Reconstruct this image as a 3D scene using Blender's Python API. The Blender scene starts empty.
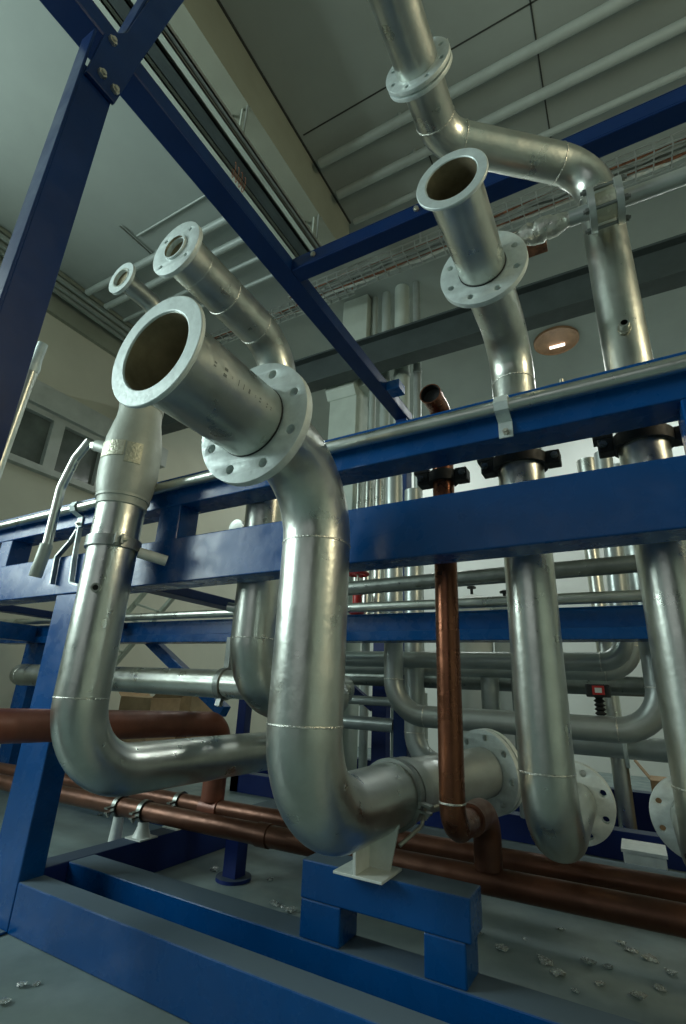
import bpy, bmesh, math, random
from mathutils import Vector, Matrix, Quaternion
random.seed(7)
C = bpy.context.scene.collection
SC = bpy.context.scene
PI = math.pi
V = Vector
# ------------------------------------------------------------------ camera
EYE = V((0, 0, 1.15))
FPX = 493.46
yaw, pitch, roll = -0.52054, 0.34467, 0.046
F = V((math.sin(yaw)*math.cos(pitch), math.cos(yaw)*math.cos(pitch), math.sin(pitch)))
R0 = V((math.cos(yaw), -math.sin(yaw), 0)); U0 = R0.cross(F)
RR = R0*math.cos(roll)+U0*math.sin(roll); UU = U0*math.cos(roll)-R0*math.sin(roll)
cam = bpy.data.cameras.new('camera'); camo = bpy.data.objects.new('camera', cam); C.objects.link(camo)
cam.sensor_fit = 'VERTICAL'; cam.sensor_height = 36; cam.lens = FPX/1024*36; cam.clip_start = .05; cam.clip_end = 100
M = Matrix((RR, UU, -F)).transposed().to_4x4(); M.translation = EYE
camo.matrix_world = M
SC.camera = camo

def at(px, py, X=None, Y=None, Z=None):
    d = F + RR*((px-343)/FPX) - UU*((py-512)/FPX)
    if X is not None: t = (X-EYE.x)/d.x
    elif Y is not None: t = (Y-EYE.y)/d.y
    else: t = (Z-EYE.z)/d.z
    return EYE + d*t

# ------------------------------------------------------------------ materials
def mat(name, col, rough=.5, metal=0., var=.12, scale=6., rvar=.1, bump=0., bscale=60., coat=0., col2=None, stretch=None):
    m = bpy.data.materials.new(name); m.use_nodes = True
    nt = m.node_tree; n = nt.nodes; l = nt.links
    b = n['Principled BSDF']
    tc = n.new('ShaderNodeTexCoord'); mp = n.new('ShaderNodeMapping')
    l.new(tc.outputs['Object'], mp.inputs['Vector'])
    if stretch: mp.inputs['Scale'].default_value = stretch
    t = n.new('ShaderNodeTexNoise'); t.inputs['Scale'].default_value = scale; t.inputs['Detail'].default_value = 6; t.inputs['Roughness'].default_value = .6
    l.new(mp.outputs['Vector'], t.inputs['Vector'])
    r = n.new('ShaderNodeValToRGB'); r.color_ramp.elements[0].position = .3; r.color_ramp.elements[1].position = .7
    c2 = col2 or tuple(min(1, c*(1+var)) for c in col); c1 = tuple(c*(1-var) for c in col)
    r.color_ramp.elements[0].color = (*c1, 1); r.color_ramp.elements[1].color = (*c2, 1)
    l.new(t.outputs['Fac'], r.inputs['Fac']); l.new(r.outputs['Color'], b.inputs['Base Color'])
    mr = n.new('ShaderNodeMapRange'); mr.inputs['To Min'].default_value = max(.03, rough-rvar); mr.inputs['To Max'].default_value = min(1, rough+rvar)
    mr.inputs['From Min'].default_value = .3; mr.inputs['From Max'].default_value = .7
    t2 = n.new('ShaderNodeTexNoise'); t2.inputs['Scale'].default_value = scale*2.3; t2.inputs['Detail'].default_value = 4
    l.new(mp.outputs['Vector'], t2.inputs['Vector'])
    l.new(t2.outputs['Fac'], mr.inputs['Value']); l.new(mr.outputs['Result'], b.inputs['Roughness'])
    b.inputs['Metallic'].default_value = metal
    b.inputs['Coat Weight'].default_value = coat
    if bump:
        t3 = n.new('ShaderNodeTexNoise'); t3.inputs['Scale'].default_value = bscale; t3.inputs['Detail'].default_value = 3
        l.new(mp.outputs['Vector'], t3.inputs['Vector'])
        bp = n.new('ShaderNodeBump'); bp.inputs['Strength'].default_value = bump; bp.inputs['Distance'].default_value = .01
        l.new(t3.outputs['Fac'], bp.inputs['Height']); l.new(bp.outputs['Normal'], b.inputs['Normal'])
    return m

STEEL = mat('brushed_steel', (.60, .62, .57), .33, 1., .16, 4, .08, .10, 45)
STEELI = mat('pipe_bore_rust', (.44, .38, .26), .5, .8, .35, 9, .12)
WELD = mat('weld_bead', (.66, .66, .60), .35, 1., .3, 60, .15, .5, 150)
GALV = mat('galvanised_flange', (.66, .73, .71), .5, .35, .12, 25, .1, .1, 80)
CLAMP = mat('cast_clamp', (.34, .36, .34), .42, .9, .15, 20, .1)
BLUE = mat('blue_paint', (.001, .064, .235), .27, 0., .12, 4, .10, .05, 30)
BLUE_SHADED = mat('blue_paint_shaded', (.001, .022, .105), .4, 0., .12, 4, .08, .05, 30)  # same blue, darkened: missing light from below is put into the colour
NAVY = mat('navy_and_shaded_blue', (.006, .02, .12), .4, 0., .12, 4, .08)  # navy paint; also the blue cross member with low light in its colour
COPPER = mat('copper_pipe', (.20, .078, .043), .30, .85, .2, 7, .1, .1, 30)
COPPERD = mat('dull_copper_line', (.13, .055, .032), .40, .55, .25, 7, .1, .1, 30)
OXIDE = mat('oxide_primer', (.22, .075, .045), .45, .2, .2, 8, .1)
GREYP = mat('grey_painted_pipe', (.42, .46, .44), .38, .6, .12, 6, .1)
DARKP = mat('dark_steel_pipe', (.25, .27, .25), .35, .9, .2, 8, .1)
BLACK = mat('black_rubber_and_bore_shade', (.012, .014, .014), .6, 0., .2, 20, .1)  # rubber parts; also paints the shade inside open pipe ends
BOLT = mat('zinc_bolt', (.55, .54, .46), .4, .9, .15, 30, .1)
VALVE = mat('cast_valve', (.48, .51, .45), .46, .2, .08, 14, .06, .12, 50)
PLATE = mat('label_plate', (.60, .59, .46), .42, .6, .10, 30, .08, .5, 70)
WHITEP = mat('white_painted_support', (.62, .66, .62), .5, .1, .12, 12, .1)
FLOORM = mat('concrete_floor', (.17, .225, .225), .5, 0., .22, 2.2, .14, .08, 14)
CEILM = mat('ceiling_panel', (.29, .33, .305), .8, 0., .06, 1.2, .05)
BEAMM = mat('ceiling_beam_concrete', (.27, .29, .23), .8, 0., .10, 1.5, .05, .1, 12)
WALLB = mat('beige_wall', (.56, .56, .46), .8, 0., .05, 1.5, .05)
WALLW = mat('white_wall', (.74, .79, .76), .8, 0., .05, 1.5, .05)
TRIMM = mat('grey_trim', (.45, .48, .45), .6, 0., .1, 5, .05)
SEAM = mat('dark_seam', (.035, .04, .035), .8, 0., .2, 6, .05)
JOIST = mat('joist_paint', (.045, .06, .06), .5, .1, .15, 4, .08)
DUCTM = mat('duct_paint', (.46, .52, .46), .55, .1, .08, 5, .08)
CEILP = mat('ceiling_pipe_paint', (.36, .41, .38), .5, .1, .08, 5, .05)
CARD = mat('cardboard', (.36, .25, .14), .8, 0., .15, 10, .05)
REDP = mat('red_paint', (.45, .02, .015), .4, 0., .15, 10, .1)
CABLE = mat('cable_jackets', (.25, .10, .05), .55, 0., .6, 25, .1)
HOLEB = mat('dome_copper', (.35, .20, .11), .5, .3, .25, 6, .1)
SCRAP = mat('plastic_scrap', (.62, .68, .66), .25, 0., .1, 30, .1)
FOIL = mat('foil_wrap', (.60, .60, .54), .38, .9, .2, 25, .15, 1.0, 25)
GLASS = mat('dull_window_glass', (.12, .14, .13), .15, 0., .3, 2.5, .05)
for m_ in (BLUE, BLUE_SHADED, NAVY):
    nt_ = m_.node_tree; b_ = nt_.nodes['Principled BSDF']; b_.inputs['Specular IOR Level'].default_value = .38 if m_ is BLUE else .3
def dusty(m_, col, amt):
    # settled dust on upward faces of the steelwork
    nt = m_.node_tree; n = nt.nodes; l = nt.links; b_ = n['Principled BSDF']
    src = b_.inputs['Base Color'].links[0].from_socket; rs = b_.inputs['Roughness'].links[0].from_socket
    g = n.new('ShaderNodeNewGeometry'); sx_ = n.new('ShaderNodeSeparateXYZ'); l.new(g.outputs['Normal'], sx_.inputs[0])
    mr = n.new('ShaderNodeMapRange'); mr.inputs['From Min'].default_value = .8; mr.inputs['From Max'].default_value = .98; mr.inputs['To Max'].default_value = amt
    l.new(sx_.outputs['Z'], mr.inputs['Value'])
    mx = n.new('ShaderNodeMix'); mx.data_type = 'RGBA'; l.new(mr.outputs['Result'], mx.inputs[0]); l.new(src, mx.inputs[6]); mx.inputs[7].default_value = (*col, 1)
    l.new(mx.outputs[2], b_.inputs['Base Color'])
    m2 = n.new('ShaderNodeMix'); l.new(mr.outputs['Result'], m2.inputs[0]); l.new(rs, m2.inputs[2]); m2.inputs[3].default_value = .85
    l.new(m2.outputs[0], b_.inputs['Roughness'])
dusty(BLUE, (.13, .17, .17), .75)
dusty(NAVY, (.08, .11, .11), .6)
for m_ in (SCRAP,):
    m_.node_tree.nodes['Principled BSDF'].inputs['Transmission Weight'].default_value = .7
GLOWM = bpy.data.materials.new('dome_strip_glow'); GLOWM.use_nodes = True
_b = GLOWM.node_tree.nodes['Principled BSDF']; _b.inputs['Emission Color'].default_value = (1, .93, .8, 1); _b.inputs['Emission Strength'].default_value = 3

# ------------------------------------------------------------------ object helpers
def thing(name, loc, label, cat, group=None):
    o = bpy.data.objects.new(name, None); C.objects.link(o); o.location = loc; o.empty_display_size = .1
    o['label'] = label; o['category'] = cat
    if group: o['group'] = group
    return o
def wloc(o):
    p = V((0, 0, 0))
    while o is not None: p = p + o.location; o = o.parent
    return p
def obj(name, bm, m, parent=None, smooth=True, label=None, bevel=0):
    me = bpy.data.meshes.new(name)
    if parent is not None: bmesh.ops.translate(bm, verts=bm.verts, vec=-wloc(parent))
    bmesh.ops.recalc_face_normals(bm, faces=bm.faces)
    bm.to_mesh(me); bm.free()
    o = bpy.data.objects.new(name, me); C.objects.link(o)
    for mm in (m if isinstance(m, (list, tuple)) else [m]): me.materials.append(mm)
    if smooth:
        for p in me.polygons: p.use_smooth = True
        me.set_sharp_from_angle(angle=math.radians(38))
    if parent is not None: o.parent = parent
    if label: o['label'] = label
    if bevel:
        b = o.modifiers.new('bevel', 'BEVEL'); b.width = bevel; b.segments = 2; b.limit_method = 'ANGLE'
    return o
def tag(o, label, cat, group=None):
    o['label'] = label; o['category'] = cat
    if group: o['group'] = group
    return o
def struct(name, bm, m, smooth=False):
    o = obj(name, bm, m, None, smooth); o['kind'] = 'structure'; return o
def bx(bm, a, b):
    """axis aligned box between corners a and b"""
    lo = [min(a[i], b[i]) for i in range(3)]; hi = [max(a[i], b[i]) for i in range(3)]
    vs = [bm.verts.new((x, y, z)) for x in (lo[0], hi[0]) for y in (lo[1], hi[1]) for z in (lo[2], hi[2])]
    for f in ((0, 1, 3, 2), (4, 6, 7, 5), (0, 4, 5, 1), (2, 3, 7, 6), (0, 2, 6, 4), (1, 5, 7, 3)): bm.faces.new([vs[i] for i in f])
    return bm
def box(a, b): return bx(bmesh.new(), a, b)
def prism(bm, poly, vec):
    """extrude a polygon (list of points) by vec"""
    a = [bm.verts.new(p) for p in poly]; b = [bm.verts.new(V(p)+V(vec)) for p in poly]
    n = len(poly)
    bm.faces.new(a); bm.faces.new(b[::-1])
    for i in range(n): bm.faces.new((a[i], b[i], b[(i+1) % n], a[(i+1) % n]))
    return bm
def bar(bm, p, q, w, h, up=(0, 0, 1)):
    p = V(p); q = V(q); d = (q-p).normalized(); s = d.cross(V(up)).normalized(); u = s.cross(d)
    return prism(bm, [p+s*(w/2*i)+u*(h/2*j) for i, j in ((-1, -1), (1, -1), (1, 1), (-1, 1))], q-p)
def fillet(pts, R, n=12):
    pts = [V(p) for p in pts]; out = [pts[0]]; joints = []
    for i in range(1, len(pts)-1):
        r = R[i-1] if isinstance(R, (list, tuple)) else R
        a = (pts[i-1]-pts[i]).normalized(); b = (pts[i+1]-pts[i]).normalized()
        ang = a.angle(b)
        if ang > 3.1: out.append(pts[i]); continue
        t = r/math.tan(ang/2)
        p0 = pts[i]+a*t; p1 = pts[i]+b*t
        cen = pts[i]+(a+b).normalized()*(r/math.sin(ang/2))
        v0 = p0-cen; ax = v0.cross(p1-cen).normalized(); tot = v0.angle(p1-cen)
        for k in range(n+1): out.append(cen+Quaternion(ax, tot*k/n) @ v0)
        joints.append((p0, -a)); joints.append((p1, b))
    out.append(pts[-1]); return out, joints
def sweep(bm, pts, r, seg=32, cap=True, mi=0):
    pts = [V(p) for p in pts]; n = len(pts); rad = r if isinstance(r, (list, tuple)) else [r]*n
    tg = []
    for i in range(n):
        d = V((0, 0, 0))
        if i: d += (pts[i]-pts[i-1]).normalized()
        if i < n-1: d += (pts[i+1]-pts[i]).normalized()
        tg.append(d.normalized())
    nrm = tg[0].orthogonal().normalized(); rings = []
    for i in range(n):
        if i:
            q = tg[i-1].rotation_difference(tg[i]); nrm = q @ nrm
        bi = tg[i].cross(nrm)
        rings.append([bm.verts.new(pts[i]+(nrm*math.cos(2*PI*k/seg)+bi*math.sin(2*PI*k/seg))*rad[i]) for k in range(seg)])
    for i in range(n-1):
        for k in range(seg):
            f = bm.faces.new((rings[i][k], rings[i][(k+1) % seg], rings[i+1][(k+1) % seg], rings[i+1][k])); f.material_index = mi
    if cap:
        bm.faces.new(rings[0][::-1]); bm.faces.new(rings[-1])
    return rings
def hollow(bm, pts, r, wall, seg=40):
    a = sweep(bm, pts, r, seg, False); b = sweep(bm, pts, r-wall, seg, False, 1)
    for i in (0, -1):
        for k in range(seg): bm.faces.new((a[i][k], a[i][(k+1) % seg], b[i][(k+1) % seg], b[i][k]))
    return bm
def cyl(p, q, r, seg=24, bm=None):
    bm = bm or bmesh.new(); sweep(bm, [p, q], r, seg); return bm
def lathe(bm, prof, origin, axis=(0, 0, 1), seg=40, close=False):
    """prof: (radius, height) pairs; close joins last to first (ring)"""
    ax = V(axis).normalized(); n = ax.orthogonal().normalized(); b = ax.cross(n); o = V(origin); rings = []
    for r, h in prof:
        rings.append([bm.verts.new(o+ax*h+(n*math.cos(2*PI*k/seg)+b*math.sin(2*PI*k/seg))*max(r, 1e-4)) for k in range(seg)])
    m = len(rings)
    for i in range(m if close else m-1):
        A = rings[i]; B = rings[(i+1) % m]
        for k in range(seg): bm.faces.new((A[k], A[(k+1) % seg], B[(k+1) % seg], B[k]))
    if not close:
        bm.faces.new(rings[0][::-1]); bm.faces.new(rings[-1])
    return bm
def ring(cen, axis, r0, r1, w, seg=40, bm=None):
    return lathe(bm or bmesh.new(), [(r0, -w/2), (r1, -w/2), (r1, w/2), (r0, w/2)], cen, axis, seg, True)
def frame_of(axis, up=(0, 0, 1)):
    a = V(axis).normalized(); u = V(up)
    if abs(a.dot(u)) > .95: u = V((0, 1, 0))
    s = u.cross(a).normalized(); return s, a.cross(s).normalized(), a
def flange(name, cen, axis, rin, rout, th, nb, rbc, rh, m, parent, phase=.5, label=None):
    """disc with a bore and real bolt holes"""
    cu = bpy.data.curves.new('tmp', 'CURVE'); cu.dimensions = '2D'; cu.fill_mode = 'BOTH'
    cu.extrude = th/2-.0015; cu.bevel_depth = .0015; cu.bevel_resolution = 1
    def circ(x, y, r, n):
        s = cu.splines.new('POLY'); s.points.add(n-1); s.use_cyclic_u = True
        for k in range(n): s.points[k].co = (x+r*math.cos(2*PI*k/n), y+r*math.sin(2*PI*k/n), 0, 1)
    circ(0, 0, rout, 56); circ(0, 0, rin, 48)
    for k in range(nb):
        a = 2*PI*(k+phase)/nb; circ(rbc*math.cos(a), rbc*math.sin(a), rh, 14)
    t = bpy.data.objects.new('tmp', cu)
    C.objects.link(t); dg = bpy.context.evaluated_depsgraph_get(); dg.update()
    me = bpy.data.meshes.new_from_object(t.evaluated_get(dg))
    bm = bmesh.new(); bm.from_mesh(me); bpy.data.objects.remove(t); bpy.data.curves.remove(cu); bpy.data.meshes.remove(me)
    s, u, a = frame_of(axis); mx = Matrix((s, u, a)).transposed().to_4x4(); mx.translation = V(cen)
    bm.transform(mx); bmesh.ops.remove_doubles(bm, verts=bm.verts, dist=1e-5)
    return obj(name, bm, m, parent, True, label)
def hexbolt(cen, axis, r, h, m, parent, name='bolt'):
    bm = bmesh.new(); a = V(axis).normalized()
    lathe(bm, [(r, -h/2), (r, h/2)], cen, a, 6); lathe(bm, [(r*.55, h/2), (r*.55, h*1.1)], cen, a, 10)
    return obj(name, bm, m, parent, False)
def bolt_circle(cen, axis, rbc, n, r, h, parent, phase=.5):
    s, u, a = frame_of(axis)
    for k in range(n):
        t = 2*PI*(k+phase)/n
        hexbolt(V(cen)+(s*math.cos(t)+u*math.sin(t))*rbc, a, r, h, BOLT, parent)
def weld(p, d, r, parent):
    obj('weld_seam', lathe(bmesh.new(), [(r-.002, -.005), (r+.002, -.003), (r+.003, 0), (r+.002, .003), (r-.002, .005)], p, d, 40, True), WELD, parent)
def band_clamp(t, cen, axis, r, w=.05, th=.012, m=CLAMP, lug=(0, -1, 0), lugs=True):
    """split ring with a bolted lug pair"""
    obj('band', ring(cen, axis, r, r+th, w), m, t)
    if lugs:
        l = V(lug).normalized(); a = V(axis).normalized(); s = a.cross(l)
        for sg in (-1, 1):
            c = V(cen)+l*(r+th+.022)+s*(sg*.014)
            bm = bmesh.new(); bar(bm, c-l*.032, c+l*.026, w*.9, .010, s) if False else prism(bm, [c-l*.034-a*w*.45-s*.005, c+l*.026-a*w*.45-s*.005, c+l*.026+a*w*.45-s*.005, c-l*.034+a*w*.45-s*.005], s*.01)
            lug_ = obj('lug', bm, m, t, False)
        hexbolt(V(cen)+l*(r+th+.026)+s*.026, s, .013, .014, BOLT, lug_)

# ------------------------------------------------------------------ room
XW, XE, YF, YB_, ZC = -7.3, 4.5, -5.0, 10.5, 7.0
struct('floor', box((XW-.2, YF-.2, -.2), (XE+.2, YB_+.2, 0)), FLOORM)
struct('ceiling', box((XW-.2, YF-.2, ZC), (XE+.2, YB_+.2, ZC+.2)), CEILM)
struct('wall_back', box((XW-.2, YB_, 0), (XE+.2, YB_+.2, ZC)), WALLW)
struct('wall_right', box((XE, YF, 0), (XE+.2, YB_, ZC)), WALLB)
# left wall: openings for daylight (towards the camera end) and for the interior window band
bm = bmesh.new()
WY0, WY1, WZ0, WZ1 = -4.6, -.1, 2.3, 5.8            # big daylight window
BY0, BY1, BZ0, BZ1 = 2.0, 5.4, 4.03, 4.93          # band of small windows
for a, b in (((YF, 0), (WY0, ZC)), ((WY0, 0), (WY1, WZ0)), ((WY0, WZ1), (WY1, ZC)), ((WY1, 0), (BY0, ZC)), ((BY0, 0), (BY1, BZ0)), ((BY0, BZ1), (BY1, ZC)), ((BY1, 0), (YB_, ZC))):
    bx(bm, (XW-.2, a[0], a[1]), (XW, b[0], b[1]))
struct('wall_left', bm, WALLB)
bm = bmesh.new()
for a, b in (((XW, 0), (-3.2, ZC)), ((1.2, 0), (XE, ZC)), ((-3.2, 0), (1.2, .9)), ((-3.2, 4.6), (1.2, ZC))):
    bx(bm, (a[0], YF-.2, a[1]), (b[0], YF, b[1]))
struct('wall_front', bm, JOIST)
# band window: frame, sill and panes
def win_part(n, bmx, m):
    o = obj(n, bmx, m, None, False); o['kind'] = 'structure'; return o
n_w = 0
pw = (BY1-BY0)/4
for k in range(4):
    y0 = BY0+k*pw; y1 = y0+pw
    bm = bmesh.new(); fw = .09
    bx(bm, (XW-.1, y0, BZ0), (XW+.05, y0+fw, BZ1)); bx(bm, (XW-.1, y1-fw, BZ0), (XW+.05, y1, BZ1))
    bx(bm, (XW-.1, y0+fw, BZ0), (XW+.05, y1-fw, BZ0+fw*.6)); bx(bm, (XW-.1, y0+fw, BZ1-fw), (XW+.05, y1-fw, BZ1))
    w = obj('window_%d' % (k+1), bm, TRIMM, None, False); w['kind'] = 'structure'
    pane = obj('pane', box((XW-.06, y0+fw, BZ0+fw*.6), (XW-.045, y1-fw, BZ1-fw)), GLASS, w, False)
o = struct('trim_1', box((XW, BY0-.3, BZ1), (XW+.14, BY1+.3, BZ1+.36)), TRIMM)
o = struct('trim_2', box((XW, BY0-.3, BZ0-.07), (XW+.12, BY1+.3, BZ0)), TRIMM)
# crane-rail style edge beam with holes at the head of the left wall
bm = bmesh.new(); bx(bm, (XW, 1.0, 6.52), (XW+.08, YB_, 6.62)); bx(bm, (XW, 1.0, 6.62), (XW+.03, YB_, 6.98)); bx(bm, (XW, 1.0, 6.93), (XW+.45, YB_, 6.99))
struct('trim_3', bm, BEAMM)
for i, xo in enumerate((.16, .26, .38)):
    struct('trim_%d' % (4+i), box((XW+xo, 1.0, 6.80+.03*i), (XW+xo+.05, YB_, 6.85+.03*i)), CEILP)
bm = bmesh.new()
for k in range(5):
    q_ = at(50+k*23.3, 283+k*15.7, X=XW+.03); lathe(bm, [(.06, 0), (.06, .02)], q_, (1, 0, 0), 14)
struct('trim_7', bm, SEAM)
# ceiling seams
sx = [at(530, 0, Z=ZC).x, at(408, 99, Z=ZC).x]
k = 8
for x in (sx[0], sx[1]):
    struct('trim_%d' % k, box((x-.007, 0.5, ZC-.004), (x+.007, 4.6, ZC)), SEAM); k += 1
sy = at(450, 50, Z=ZC).y
for y in (sy,):
    struct('trim_%d' % k, box((-2.45, y-.007, ZC-.004), (XE, y+.007, ZC)), SEAM); k += 1
# concrete ceiling beam
s_ = (ZC-1.15)/4.85
bX1 = -2.08*s_; bX0 = -2.31*s_; bZ = 1.15+4.34*s_
struct('trim_30', box((bX0, -2, bZ), (bX1, 4.2, ZC)), BEAMM); struct('trim_31', box((bX1, -2, ZC-.02), (bX1+.02, 4.2, ZC)), SEAM)

# ceiling service pipes running in X
def ceil_pipe(y, r, x0, x1, label):
    t = thing('ceiling_pipe', (x0, y, ZC-.12), label, 'pipe', 'pipes under the ceiling')
    obj('tube', cyl((x0, y, ZC-.12), (x1, y, ZC-.12), r, 16), CEILP, t)
    for x in (-5.2, -1.4, 1.6, 3.4):
        if x0 < x < x1: obj('hanger', box((x-.015, y-.015, ZC-.12+r*.7), (x+.015, y+.015, ZC)), CEILP, t, False)
    return t
ceil_pipe(at(500, 67, Z=ZC-.12).y, .052, -2.4, 4.4, 'pale ceiling pipe, upper of the three beyond the tall flanged pipe')
ceil_pipe(at(600, 66, Z=ZC-.12).y, .052, -2.4, 4.4, 'pale ceiling pipe, middle of the three passing behind the top elbow')
ceil_pipe(at(600, 110, Z=ZC-.12).y, .036, -2.4, 4.4, 'thin pale ceiling pipe closest to the blue cross beam')
for px, py, r, lb in ((215, 225, .05, 'first'), (225, 248, .05, 'second'), (250, 262, .03, 'third'), (262, 280, .03, 'fourth')):
    ceil_pipe(at(px, py, Z=ZC-.12).y, r, XW+.55, bX0-.02, 'pale ceiling pipe left of the long overhead beam, %s from the top' % lb)
# thin conduit pair on the ceiling near the left post
t = tag(obj('ceiling_conduit', cyl(at(137, 236, Z=ZC-.03), at(206, 195, Z=ZC-.03), .014, 10), CEILP), 'thin bright conduit on the ceiling above the small flanged pipe end', 'conduit')
t = tag(obj('ceiling_conduit', cyl(at(120, 226, Z=ZC-.03), at(151, 254, Z=ZC-.03), .012, 10), DARKP), 'short dark conduit stub on the ceiling right of the left post', 'conduit')

# cable rails along Y beside the overhead beam
def y_rail(x, z, w, h, m, label):
    t = thing('cable_rail', (x, -1, z), label, 'cable rail', 'rails beside the ceiling beam')
    ye = 3.62
    bm = bmesh.new(); bx(bm, (x-w/2, -1, z), (x+w/2, ye, z+.012)); bx(bm, (x-w/2, -1, z), (x-w/2+.012, ye, z+h)); bx(bm, (x+w/2-.012, -1, z), (x+w/2, ye, z+h))
    obj('channel', bm, m, t, False)
    for y in (-.6, .9, 2.2, 3.5): obj('hanger_rod', box((x-.008, y-.008, z+.012), (x+.008, y+.008, bZ if bX0 < x < bX1 else ZC)), m, t, False)
    return t
zr = 5.9; kz = (zr-1.15)/(5.2-1.15)
y_rail(-2.425*kz, zr, .07, .07, DUCTM, 'pale narrow channel beside the long overhead blue beam')
y_rail(-2.31*kz, zr, .13, .05, JOIST, 'dark green cable channel between two pale rails at the ceiling')
y_rail(-2.205*kz, zr, .075, .07, DUCTM, 'pale channel with wire loops right of the dark cable channel')
y_rail(-2.15*kz, zr+.02, .05, .05, GREYP, 'grey narrow conduit channel next to the concrete ceiling beam')
# wire loops hanging from the rail
t = thing('wire_coil', at(237, 176, Z=zr-.01), 'thin reddish wire loops hanging from the ceiling rail', 'wire')
for k in range(4):
    c = at(234+k*3.2, 170+k*5, Z=zr-.05)
    obj('loop', lathe(bmesh.new(), [(.062, -.003), (.068, -.003), (.068, .003), (.062, .003)], c, (.5, .8, .1), 20, True), CABLE, t)

# round recessed roof dome
hc = at(556, 340, Z=ZC); hr = (at(578, 335, Z=ZC)-at(534, 341, Z=ZC)).length/2
t = thing('roof_dome', hc, 'round copper-brown ceiling dome with a lit strip inside', 'lamp')
bm = bmesh.new(); lathe(bm, [(hr, -.26), (hr+.015, -.26), (hr+.015, 0), (hr-.01, 0)], hc, (0, 0, 1), 40, False)
bm.free(); bm = bmesh.new()
n_ = 40
lathe(bm, [(hr, -.045), (hr+.012, -.045), (hr+.012, -.001), (0.001, -.001), (0.001, -.006), (hr*.8, -.01), (hr*.97, -.028)], hc, (0, 0, 1), 40, True)
obj('shade', bm, HOLEB, t)
obj('glow_strip', cyl(hc+V((-hr*.35, .14, -.03)), hc+V((hr*.35, .14, -.03)), .024, 12), GLOWM, t, label='glowing strip added for the light inside the dome')  # glowing tube put in to paint the bright strip inside the dome

# dark grey I-beam joist at Y=5
JY = 5.0
j0 = at(460.5, 307.5, Y=JY).z; j1 = at(472, 336, Y=JY).z
t = thing('ceiling_joist', (-1, JY, j1), 'dark grey steel roof joist crossing behind the overhead blue beams', 'beam')
x0, x1 = XW+.02, XE-.02
jb = j1+.06
bm = bmesh.new(); bx(bm, (x0, JY+.10, jb), (x1, JY+.12, j0+.02))
obj('web', bm, JOIST, t, False)
obj('lower_flange', box((x0, JY, jb-.03), (x1, JY+.24, jb)), JOIST, t, False)
obj('upper_flange', box((x0, JY, j0-.01), (x1, JY+.24, j0+.02)), JOIST, t, False)

# wire cable trays under the ceiling
def cable_tray(y0, y1, z, x0, x1, label):
    t = thing('cable_tray', ((x0+x1)/2, (y0+y1)/2, z), label, 'cable tray', 'wire cable trays')
    bm = bmesh.new()
    for yy, zz in ((y0, z), ((y0+y1)/2, z), (y1, z), (y0, z+.09), (y1, z+.09)): bar(bm, (x0, yy, zz), (x1, yy, zz), .014, .014)
    x = x0
    while x <= x1:
        bar(bm, (x, y0, z-.01), (x, y1, z-.01), .012, .012); bar(bm, (x, y0, z-.01), (x, y0, z+.095), .012, .012, (1, 0, 0)); bar(bm, (x, y1, z-.01), (x, y1, z+.095), .012, .012, (1, 0, 0)); x += .16
    obj('basket', bm, GREYP, t, False)
    for k in range(5):
        yy = y0+.05+(y1-y0-.1)*k/4; pts = []
        n = 26
        for i in range(n+1): pts.append((x0+(x1-x0)*i/n, yy+random.uniform(-.02, .02), z+.025+random.uniform(0, .03)))
        bm = bmesh.new(); sweep(bm, pts, random.uniform(.012, .02), 8)
        obj('cable', bm, [CABLE, GREYP, DARKP, CABLE, WHITEP][k], t)
    for x in (x0+.3, x0+2.0, x0+3.7):
        if x < x1: obj('hanger_rod', box((x-.01, y0-.02, z), (x+.01, y0-.004, ZC)), GREYP, t, False)
    return t
cable_tray(4.42, 4.72, 6.4, -3.6, 3.5, 'wire cable tray full of cables running under the blue cross beam')
cable_tray(4.9, 5.12, 6.75, -7.0, -2.9, 'wire cable tray at the ceiling left of the overhead beam')

# ------------------------------------------------------------------ vertical services group at the back
def vduct(cx, y, w, d, z0, z1, label):
    t = thing('air_duct', (cx, y, z0), label, 'duct')
    return t
DY = 5.32
a = at(326, 380, Y=DY); b = at(352, 380, Y=DY); zk = at(335, 398, Y=DY).z; zt = at(335, 372, Y=DY).z
t = thing('air_duct', (a.x+.2, DY+.2, 0), 'pale square air duct jogging up to the ceiling behind the dark joist', 'duct')
obj('riser', box((a.x+.06, DY+.05, 0), (b.x+.06, DY+.42, zk)), DUCTM, t, False, bevel=.01)
bm = bmesh.new(); prism(bm, [(a.x+.02, DY+.05, zk), (a.x+.02, DY-.03, zk+.12), (a.x+.02, DY-.03, zt), (a.x+.02, DY+.2, zt+.14), (a.x+.02, DY+.42, zt+.14), (a.x+.02, DY+.42, zk)], (b.x-a.x+.03, 0, 0))
obj('offset_head', bm, DUCTM, t, False, bevel=.01)
c0 = at(343, 315, Y=DY+.1); c1 = at(367, 315, Y=DY+.1)
obj('upper_riser', box((c0.x, DY+.1, zt-.3), (c1.x, DY+.42, ZC-.002)), DUCTM, t, False, bevel=.01)
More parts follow.
